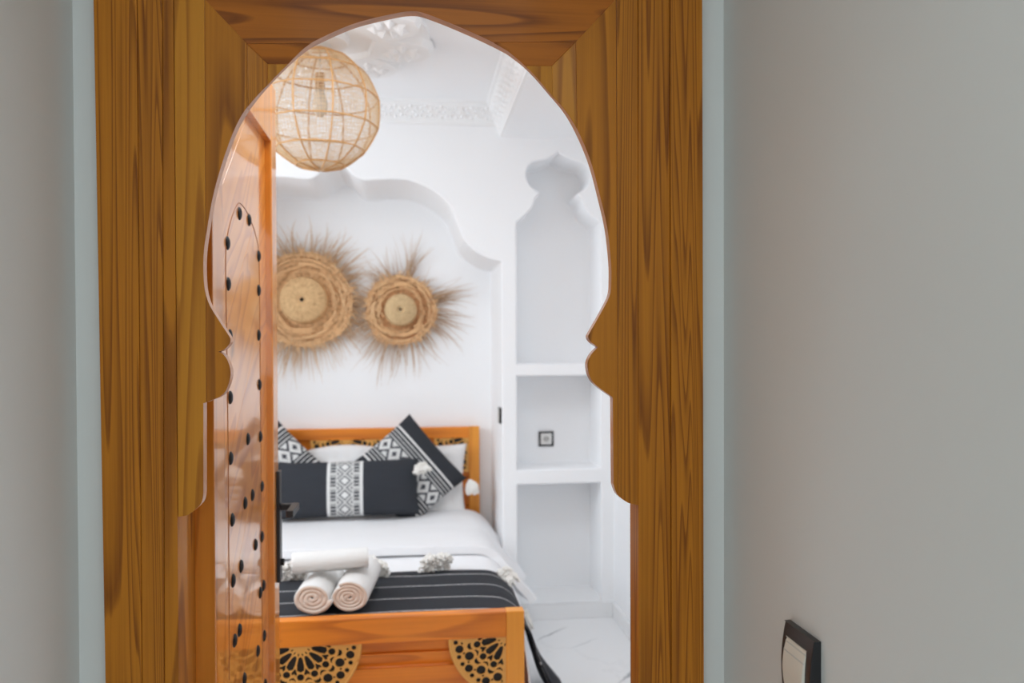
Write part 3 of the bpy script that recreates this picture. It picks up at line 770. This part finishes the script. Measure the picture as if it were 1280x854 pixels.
def board_end(name, y0, z_top, zb, label, foot):
    p = bpy.data.objects.new(name, None); COL.objects.link(p); p.parent = bed; p.location = (0, 0, 0); p.matrix_parent_inverse = Matrix.Translation(bed.location).inverted(); p['label'] = label
    y1 = y0 + .05; pw = .064
    for x0, x1 in ((BX0, BX0 + pw), (BX1 - pw, BX1)): boxob('post', x0, x1, y0, y1, 0, z_top, M_BED_Z, p, .003)
    rh = .092 if foot else .066
    boxob('top_rail', BX0 + pw, BX1 - pw, y0 + .0015, y1 - .001, z_top - rh, z_top - .001, M_BED_X, p, .004)
    xa, xb = BX0 + pw, BX1 - pw; zt0 = z_top - rh
    # plain lengthwise planks behind the rosettes, each with its own bevel
    hs_ = [.048, .052, .085, .085, .085] if foot else [.07, .085, .085, .085, .085, .085]
    tilt = [.008, .016, .002, .004, .002, .003]
    z = zt0 + .004
    for i, h in enumerate(hs_):
        bm = bmesh.new()
        ya = y0 + .020; yb_ = ya + tilt[i]
        v = [bm.verts.new(q) for q in ((xa - .002, ya + .001, z), (xb + .002, ya + .001, z), (xb + .002, yb_, z - h + .006), (xa - .002, yb_, z - h + .006), (xb + .002, ya + .010, z - h + .0004), (xa - .002, ya + .010, z - h + .0004),
                                        (xa - .002, y1 - .006, z), (xb + .002, y1 - .006, z), (xb + .002, y1 - .006, z - h), (xa - .002, y1 - .006, z - h))]
        for fc in ((0, 1, 2, 3), (3, 2, 4, 5), (6, 9, 8, 7), (0, 6, 7, 1), (5, 4, 8, 9), (0, 3, 5, 9, 6), (1, 7, 8, 4, 2)): bm.faces.new([v[k] for k in fc])
        finish('plank', bm, M_BED_X, p); z -= h
    R = .205; yr = y0 + .006
    rosette(p, BEDX, zt0 + .002, yr, R, -PI / 2, PI / 2, 'half round fretwork rosette under the top rail')
    rosette(p, xb + .002, zt0 + .002, yr, R, -PI / 2, 0, 'quarter round fretwork rosette in the corner')
    rosette(p, xa - .002, zt0 + .002, yr, R, 0, PI / 2, 'quarter round fretwork rosette in the corner')
    return p
board_end('footboard', 2.79, .520, 0, 'low footboard with fretwork rosettes', True)
board_end('headboard', 4.712, .985, 0, 'tall headboard with fretwork rosettes', False)
for x0, x1 in ((BX0 + .01, BX0 + .045), (BX1 - .045, BX1 - .01)): boxob('side_rail', x0, x1, 2.838, 4.714, .14, .32, M_BED_X, bed, .003)
boxob('slat_base', BX0 + .047, BX1 - .047, 2.845, 4.707, .19, .215, M_BED_X, bed)

tag(boxob('mattress', BX0 + .05, BX1 - .05, 2.855, 4.70, .216, .452, M_MATT, None, .03, 4), 'white mattress on the pine bed under the bedding', 'mattress')

# bedding: cloths laid over the mattress and hanging down its sides
def cloth(name, label, cat, y0f, y1f, prof, mat, thick, nx_sub, ny, wr, seed, roll=0.0):
    """prof: right half (distance from bed centre, z); y0f/y1f(s) give the near and far edge along the profile"""
    half_ = catmull(prof, nx_sub); pl = [(-x, z) for x, z in half_[:0:-1]] + half_
    tot = len(pl); vs = []; fs = []; uv = []
    for i, (x, z) in enumerate(pl):
        s = abs(i - (tot - 1) / 2) / ((tot - 1) / 2)
        ya, yb = y0f(s), y1f(s)
        tx = pl[min(i + 1, tot - 1)]; tp = pl[max(i - 1, 0)]; dx, dz = tx[0] - tp[0], tx[1] - tp[1]; l = math.hypot(dx, dz) or 1; nx_, nz_ = -dz / l, dx / l
        for j in range(ny + 1):
            v = j / ny; y = ya + (yb - ya) * v
            w = wr * (noise.noise(Vector((x * 5 + seed, y * 7, z * 5))) + .5 * noise.noise(Vector((x * 13 + seed, y * 15, z * 14)))) * (.5 + .8 * s)
            edge = roll * (math.exp(-(v * 9) ** 2) + math.exp(-((1 - v) * 9) ** 2))
            off = max(0, w + wr * .6) + edge
            hang = max(0, s - .55)
            vs.append((BEDX + x + nx_ * off + (hang * .05 * math.sin(y * 17 + seed) if wr else 0), y, z + nz_ * off)); uv.append((i / (tot - 1), v))
    for i in range(tot - 1):
        for j in range(ny): fs.append((i * (ny + 1) + j, (i + 1) * (ny + 1) + j, (i + 1) * (ny + 1) + j + 1, i * (ny + 1) + j + 1))
    o = pydata(name, vs, fs, mat, None, True); l = o.data.uv_layers.new(name='UVMap')
    for lp in o.data.loops: l.data[lp.index].uv = uv[lp.vertex_index]
    m = o.modifiers.new('thick', 'SOLIDIFY'); m.thickness = thick; m.offset = -1
    if thick > .01:
        b = o.modifiers.new('bev', 'BEVEL'); b.width = thick * .42; b.segments = 3; b.limit_method = 'ANGLE'; b.angle_limit = math.radians(50)
    return tag(o, label, cat), pl
hb = BX1 - BEDX     # half width of the bed
cloth('bed_sheet', 'white sheet over the mattress, hanging below the duvet', 'bed sheet', lambda s: 2.862, lambda s: 4.69,
      [(0, .464), (.4, .464), (.66, .462), (.735, .45), (.775, .40), (.79, .30), (.80, .18), (.805, .06)], M_LINEN, .006, 3, 40, .004, 2.0)
cloth('bed_cover', 'smooth white cover folded out below the duvet edge', 'bed cover', lambda s: 3.30 - .03 * s, lambda s: 4.2,
      [(0, .482), (.4, .482), (.64, .480), (.73, .468), (.79, .42), (.825, .34), (.845, .26)], M_LINEN, .012, 3, 30, .006, 5.0, .003)
cloth('duvet', 'thick white duvet folded back over the upper bed', 'duvet', lambda s: 3.70 - .10 * max(0, s - .5) * 2, lambda s: 4.56,
      [(0, .522), (.4, .522), (.62, .520), (.72, .508), (.79, .455), (.85, .385), (.90, .325), (.915, .295)], M_LINEN, .038, 3, 34, .010, 9.0, .006)

def stripes():
    t = NT('black_throw'); co = t.coord(); sp = t.add('ShaderNodeSeparateXYZ'); t.put(sp.inputs[0], co)
    n = t.noise(t.mapping(co, scale=(160, 6, 160)), 1.0, 2)
    y = t.math('ADD', sp.outputs[1], t.math('MULTIPLY', t.noise(co, 5.0, 2), .012))
    f = t.math('ABSOLUTE', t.math('SUBTRACT', t.math('FRACT', t.math('DIVIDE', t.math('SUBTRACT', y, 2.99), .150)), .5))
    ln = t.math('LESS_THAN', f, .030)
    ln = t.math('MULTIPLY', ln, t.math('ADD', t.math('MULTIPLY', n, .8), .25), clamp=True)
    t.col(t.mix(ln, (.020, .022, .028, 1), (.62, .62, .62, 1)))
    t.bump(t.noise(co, 240, 2), .4, .002)
    return t.set(Roughness=.95)
M_THROW = stripes()
FAR = 3.43
throw, tp_ = cloth('throw_blanket', 'black throw with thin white stripes and pompom tassels across the foot', 'throw', lambda s: 2.872 + max(0, s - .62) * .50, lambda s: FAR,
      [(0, .496), (.4, .496), (.63, .494), (.735, .478), (.80, .42), (.835, .33), (.865, .24), (.91, .13), (.985, .022)], M_THROW, .007, 4, 26, .004, 1.0)

def tassel_mesh(bm, c, r, L, dirn, seed, n=64):
    rs = random.Random(seed); d = Vector(dirn).normalized(); u = d.orthogonal().normalized(); v = d.cross(u)
    bmesh.ops.create_icosphere(bm, subdivisions=2, radius=r * .55, matrix=Matrix.Translation(Vector(c)))
    for i in range(n):
        a = rs.uniform(0, 2 * PI); q = math.sqrt(rs.random()); e = u * math.cos(a) + v * math.sin(a)
        p0 = Vector(c) + e * r * .3 * q - d * r * .2; l = L * rs.uniform(.75, 1.08)
        pts = [p0, p0 + e * r * .65 * q + d * l * .25, p0 + e * r * (.9 * q + .2) + d * l * .6, p0 + e * r * (1.05 * q + .1) + d * l + Vector((rs.uniform(-1, 1), rs.uniform(-1, 1), rs.uniform(-1, 1))) * .006]
        tube(bm, pts, [.004, .006, .0062, .004], 4)
def pompom(bm, c, r, seed, n=75):
    rs = random.Random(seed)
    bmesh.ops.create_icosphere(bm, subdivisions=2, radius=r * .6, matrix=Matrix.Translation(Vector(c)))
    for i in range(n):
        z = rs.uniform(-.8, 1); a = rs.uniform(0, 2 * PI); q = math.sqrt(1 - z * z); e = Vector((q * math.cos(a), q * math.sin(a), z)); R = r * rs.uniform(.85, 1.15)
        b = e.orthogonal().normalized()
        tube(bm, [Vector(c) + e * r * .4, Vector(c) + e * R * .8, Vector(c) + e * R + b * .008], [.005, .007, .005], 4)
def tassel(parent, c, r, L, dirn, seed, pom=False):
    bm = bmesh.new()
    if pom: pompom(bm, c, r, seed)
    if L: tassel_mesh(bm, c, r, L, dirn, seed + 50)
    return finish('tassel', bm, M_YARN, parent)
for i, (px, py, r) in enumerate(((362, 716, .036), (377, 720, .03), (464, 706, .036), (475, 716, .030), (537, 704, .036), (552, 699, .032))):
    p = onZ(px, py, .535); p = Vector((p.x, min(max(p.y, FAR - .06), FAR + .03), .500 + r))
    tassel(throw, p, r, .035, (rs.uniform(-.5, .5), -.9, -.5), i * 7, True)
tassel(throw, (BEDX + .775, FAR - .02, .475), .034, .055, (.35, -.1, -.9), 60, True)
tassel(throw, (BEDX + .855, FAR + .005, .285), .026, .07, (.3, -.1, -1), 66, True)

# pillows and cushions
def pillow_ob(name, label, w, h, th, mat, Mx, group=None, cat='pillow', pinch=.10, wr=.006, seed=0, n=30, lump=0.0):
    vs = []; fs = []; uv = []
    for side in (1, -1):
        for i in range(n + 1):
            for j in range(n + 1):
                u = -1 + 2 * i / n; v = -1 + 2 * j / n
                x = u * w / 2 * (1 - pinch * (1 - v * v) * abs(u) ** 3); y = v * h / 2 * (1 - pinch * (1 - u * u) * abs(v) ** 3)
                t_ = (max(0, (1 - u * u)) ** .5) * (max(0, (1 - v * v)) ** .5)
                t_ = t_ ** .75
                k = noise.noise(Vector((u * 2.2 + seed, v * 2.2, side * 3 + seed))) * wr + noise.noise(Vector((u * 5 + seed, v * 5, side))) * wr * .6
                z = side * (th / 2 * t_ * (1 + lump * noise.noise(Vector((u * 1.6, v * 1.6, seed)))) + k * t_)
                vs.append(Mx @ Vector((x, y, z))); uv.append((i / n, j / n))
    N = (n + 1) ** 2
    for s in range(2):
        for i in range(n):
            for j in range(n):
                a = s * N + i * (n + 1) + j; q = (a, a + n + 1, a + n + 2, a + 1); fs.append(q if s == 0 else q[::-1])
    me = bpy.data.meshes.new(name); me.from_pydata([tuple(v) for v in vs], [], fs); l = me.uv_layers.new(name='UVMap')
    for lp in me.loops: l.data[lp.index].uv = uv[lp.vertex_index]
    bm = bmesh.new(); bm.from_mesh(me); bmesh.ops.remove_doubles(bm, verts=bm.verts, dist=.0004); bmesh.ops.recalc_face_normals(bm, faces=bm.faces); bm.to_mesh(me); bm.free()
    o = link(name, me, mat, None, True); return tag(o, label, cat, group)
def frame_mx(c, xdir, ydir):
    x = Vector(xdir).normalized(); y = Vector(ydir); y = (y - x * y.dot(x)).normalized(); z = x.cross(y)
    m = Matrix((x, y, z)).transposed().to_4x4(); m.translation = Vector(c); return m

DK = (.026, .029, .036); WH = (.60, .60, .59)
def cushion_mat():
    t = NT('black_white_weave'); uv = t.coord('UV'); sp = t.add('ShaderNodeSeparateXYZ'); t.put(sp.inputs[0], uv)
    u, v = sp.outputs[0], sp.outputs[1]
    m = t.math('ABSOLUTE', t.math('SUBTRACT', u, .5))          # 0 centre .. .5 edge
    st = t.ramp(m, [(0, (0, 0, 0)), (.108, DK), (.128, WH), (.143, DK), (.172, WH), (.187, DK), (.216, WH), (.231, DK), (.266, (.74, .73, .72)), (.293, DK)], 'CONSTANT')
    a = t.math('ABSOLUTE', t.math('SUBTRACT', t.math('FRACT', t.math('MULTIPLY', v, 6.0)), .5))
    b = t.math('ABSOLUTE', t.math('SUBTRACT', t.math('FRACT', t.math('MULTIPLY', t.math('ADD', u, -.39), 4.545)), .5))
    dd = t.math('FRACT', t.math('MULTIPLY', t.math('ADD', a, b), 2.0))
    nz = t.noise(t.mapping(uv, scale=(60, 60, 1)), 1.0, 2, .7)
    cb = t.mix(t.math('GREATER_THAN', t.math('ADD', dd, t.math('MULTIPLY', nz, .7)), .74), (.06, .063, .075, 1), (.66, .66, .65, 1))
    inb = t.math('LESS_THAN', m, .110)
    c = t.mix(inb, st, cb)
    t.col(c); t.bump(t.noise(t.mapping(uv, scale=(170, 170, 1)), 1.0, 2), .35, .002)
    return t.set(Roughness=.92)
def lumbar_mat():
    t = NT('black_lumbar_weave'); uv = t.coord('UV'); sp = t.add('ShaderNodeSeparateXYZ'); t.put(sp.inputs[0], uv)
    u, v = sp.outputs[0], sp.outputs[1]
    m = t.math('DIVIDE', t.math('ABSOLUTE', t.math('SUBTRACT', u, .5)), .120)      # 0 centre .. 1 band edge
    per = t.math('FRACT', t.math('MULTIPLY', v, 4.0)); pc_ = t.math('ABSOLUTE', t.math('SUBTRACT', per, .5))
    dia = t.math('ADD', t.math('MULTIPLY', m, 1.1), t.math('MULTIPLY', pc_, 1.0))
    r = t.math('FRACT', t.math('MULTIPLY', dia, 3.6))
    cen = t.mix(t.math('GREATER_THAN', r, .40), (.10, .105, .12, 1), (.60, .60, .59, 1))
    cen = t.mix(t.math('LESS_THAN', dia, .20), cen, (.74, .74, .73, 1))
    blk = t.math('LESS_THAN', pc_, .38)
    zig = t.math('GREATER_THAN', t.math('FRACT', t.math('MULTIPLY', v, 16.0)), .30)
    sidec = t.mix(t.math('MULTIPLY', blk, zig), (.55, .55, .54, 1), (.055, .06, .07, 1))
    c = t.mix(t.math('GREATER_THAN', m, .42), cen, (.58, .58, .57, 1))
    c = t.mix(t.math('MULTIPLY', t.math('GREATER_THAN', m, .50), t.math('LESS_THAN', m, .80)), c, sidec)
    c = t.mix(t.math('GREATER_THAN', m, .86), c, (.72, .72, .71, 1))
    inb = t.math('LESS_THAN', m, 1.0)
    n = t.noise(t.mapping(uv, scale=(3, 140, 1)), 1.0, 2)
    base = t.mix(n, (.020, .023, .030, 1), (.034, .038, .047, 1))
    t.col(t.mix(inb, base, c)); t.bump(t.noise(t.mapping(uv, scale=(300, 130, 1)), 1.0, 2), .3, .002)
    return t.set(Roughness=.92)
M_CUSH = cushion_mat(); M_LUMB = lumbar_mat()

YPW = 4.615
for px, lab, sd, tw in ((522, 'white bed pillow at the right, behind the striped square cushion', 4.0, -.03), (300, 'white bed pillow at the left, behind the open door', 8.0, .05)):
    c = onY(px, 596, YPW); 
    pillow_ob('bed_pillow', lab, .50, .42, .11, M_PILLOW, frame_mx((c.x + .03, YPW - .02, .700), (1, .0, tw), (0, .28, 1)), 'white bed pillows', 'pillow', .09, .025, sd, 30, .4)
c = onY(430, 580, YPW)
pillow_ob('bed_pillow', 'puffy white bed pillow in the middle, peeking up between two black cushions', .44, .37, .12, M_PILLOW, frame_mx((c.x + .01, YPW - .01, .690), (1, 0, .0), (0, .25, 1)), 'white bed pillows', 'pillow', -.16, .03, 12.0, 30, .5)
# right cushion: a diamond, bands parallel to its upper right edge
YC = 4.47
ct, cr, cl = onY(510, 521, YC + .10), onY(583, 596, YC + .02), onY(437, 583, YC + .02)
def cushion(label, top, right, left, seed):
    cen = (right + left) / 2; e1 = right - top; e2 = left - top
    m = frame_mx(cen, e2, e1)
    if m.col[2].y > 0:  # front faces the door
        pass
    s1, s2 = e2.length * 1.03, e1.length * 1.03
    return pillow_ob('square_cushion', label, s1, s2, .12, M_CUSH, m, 'black and white square cushions', 'cushion', .045, .006, seed)
cu1 = cushion('black square cushion with white woven bands tilted on its corner, at right', ct, cr, cl, 3.0)
# left one mirrors it, mostly behind the door
dl = 2 * BEDX + .02
def mir(p): return Vector((dl - p.x, p.y, p.z))
o_top = onY(340, 519, YC + .10); o_right = onY(413, 590, YC + .02); o_left = o_top + (o_right - o_top) + Vector((-2 * (o_right - o_top).x, 0, 0))
cen = (o_right + o_left) / 2
m = frame_mx(cen, o_right - o_top, o_left - o_top); e1 = (o_right - o_top).length * 1.03; e2 = (o_left - o_top).length * 1.03
cu2 = pillow_ob('square_cushion', 'black square cushion with white woven bands, partly behind the open door', e1, e2, .12, M_CUSH, m, 'black and white square cushions', 'cushion', .045, .006, 6.0)
tassel(cu1, cr + Vector((.02, -.02, -.025)), .026, .075, (.25, -.15, -1), 81)
YL = 4.36
ll, lr_ = onY(338, 612, YL), onY(524, 610, YL); lt = onY(430, 577, YL + .06); lb = onY(430, 646, YL - .02)
lum = pillow_ob('lumbar_cushion', 'long black lumbar cushion with a patterned white band down its middle', (lr_ - ll).length, (lt - lb).length * 1.02, .15, M_LUMB,
          frame_mx(((ll.x + lr_.x) / 2, YL + .02, (lt.z + lb.z) / 2), (1, 0, 0.012), (0, .24, 1)), None, 'cushion', .03, .006, 2.0)
tk = onY(527, 586, YL - .05); tassel(lum, tk, .036, .030, (.2, -.3, -1), 90, True)

# ------------------------------------------------------------------ rolled towels
def rolled(name, label, c, axis, up, R, L, turns, squash=1.0, seed=0):
    ax = Vector(axis).normalized(); u = Vector(up); u = (u - ax * u.dot(ax)).normalized(); s = u.cross(ax)
    N = int(turns * 26); th = R / (turns + .35) * .93
    def spiral(off):
        pts = []
        for i in range(N + 1):
            a = i / 26 * 2 * PI; r = R * (.16 + .84 * i / N) - off
            pts.append((max(r, .001) * math.cos(-a + seed), max(r, .001) * math.sin(-a + seed) * squash))
        return pts
    o_, i_ = spiral(0), spiral(th)
    prof = o_ + i_[::-1]
    lev = [-1, -.985, -.94, -.5, 0, .5, .94, .985, 1]; vs = []; fs = []
    P = len(prof); H = len(o_)
    for t_ in lev:
        e = abs(t_)
        for k, (x, y) in enumerate(prof):
            rr = math.hypot(x, y); shr = 1 - (.05 if e > .95 else 0) * (1 if e >= .99 else .4)
            jig = .004 * noise.noise(Vector((x * 60, y * 60, seed))) if e > .9 else 0
            w = .0025 * noise.noise(Vector((x * 30 + seed, y * 30, t_ * 5)))
            vs.append(Vector(c) + ax * (t_ * L / 2 + jig) + s * (x * shr + w) + u * (y * shr + w))
    for a in range(len(lev) - 1):
        for k in range(P): fs.append((a * P + k, a * P + (k + 1) % P, (a + 1) * P + (k + 1) % P, (a + 1) * P + k))
    ends = []
    for a, flip in ((0, 0), (len(lev) - 1, 1)):
        for k in range(H - 1):
            q = (a * P + k, a * P + k + 1, a * P + P - 2 - k, a * P + P - 1 - k); ends.append(len(fs)); fs.append(q[::-1] if flip else q)
    root = thing(name, label, 'towel', (c[0], c[1], c[2] - R * squash), 'rolled white towels on the throw')
    o = pydata('roll', vs, fs, M_TERRY, root, True); o.data.materials.append(M_TERRY_END)
    for e in ends: o.data.polygons[e].material_index = 1
    bm = bmesh.new(); bm.from_mesh(o.data); bmesh.ops.recalc_face_normals(bm, faces=bm.faces); bm.to_mesh(o.data); bm.free()
    return root
TR = .074; TQ = .80
ta = onY(391, 747, 2.90); tb = onY(437, 745.5, 2.90); TZ = .503 + TR * TQ
rolled('rolled_towel', 'left of the two white rolled towels lying side by side, peach end', (ta.x + .012, 3.07, TZ), (.07, 1, 0), (0, 0, 1), TR, .36, 3.6, TQ, .6)
rolled('rolled_towel', 'right of the two white rolled towels lying side by side, peach end', (tb.x + .014, 3.07, TZ), (.09, 1, 0), (0, 0, 1), TR, .36, 4.2, TQ, 2.2)
tc = onY(413, 705, 3.02)
rolled('rolled_towel', 'white towel roll lying crosswise on top of the other two rolls', (tc.x, 3.02, TZ + TR * TQ + .041), (1, .08, .03), (0, 0, 1), .064, .275, 2.4, .70, 1.1)
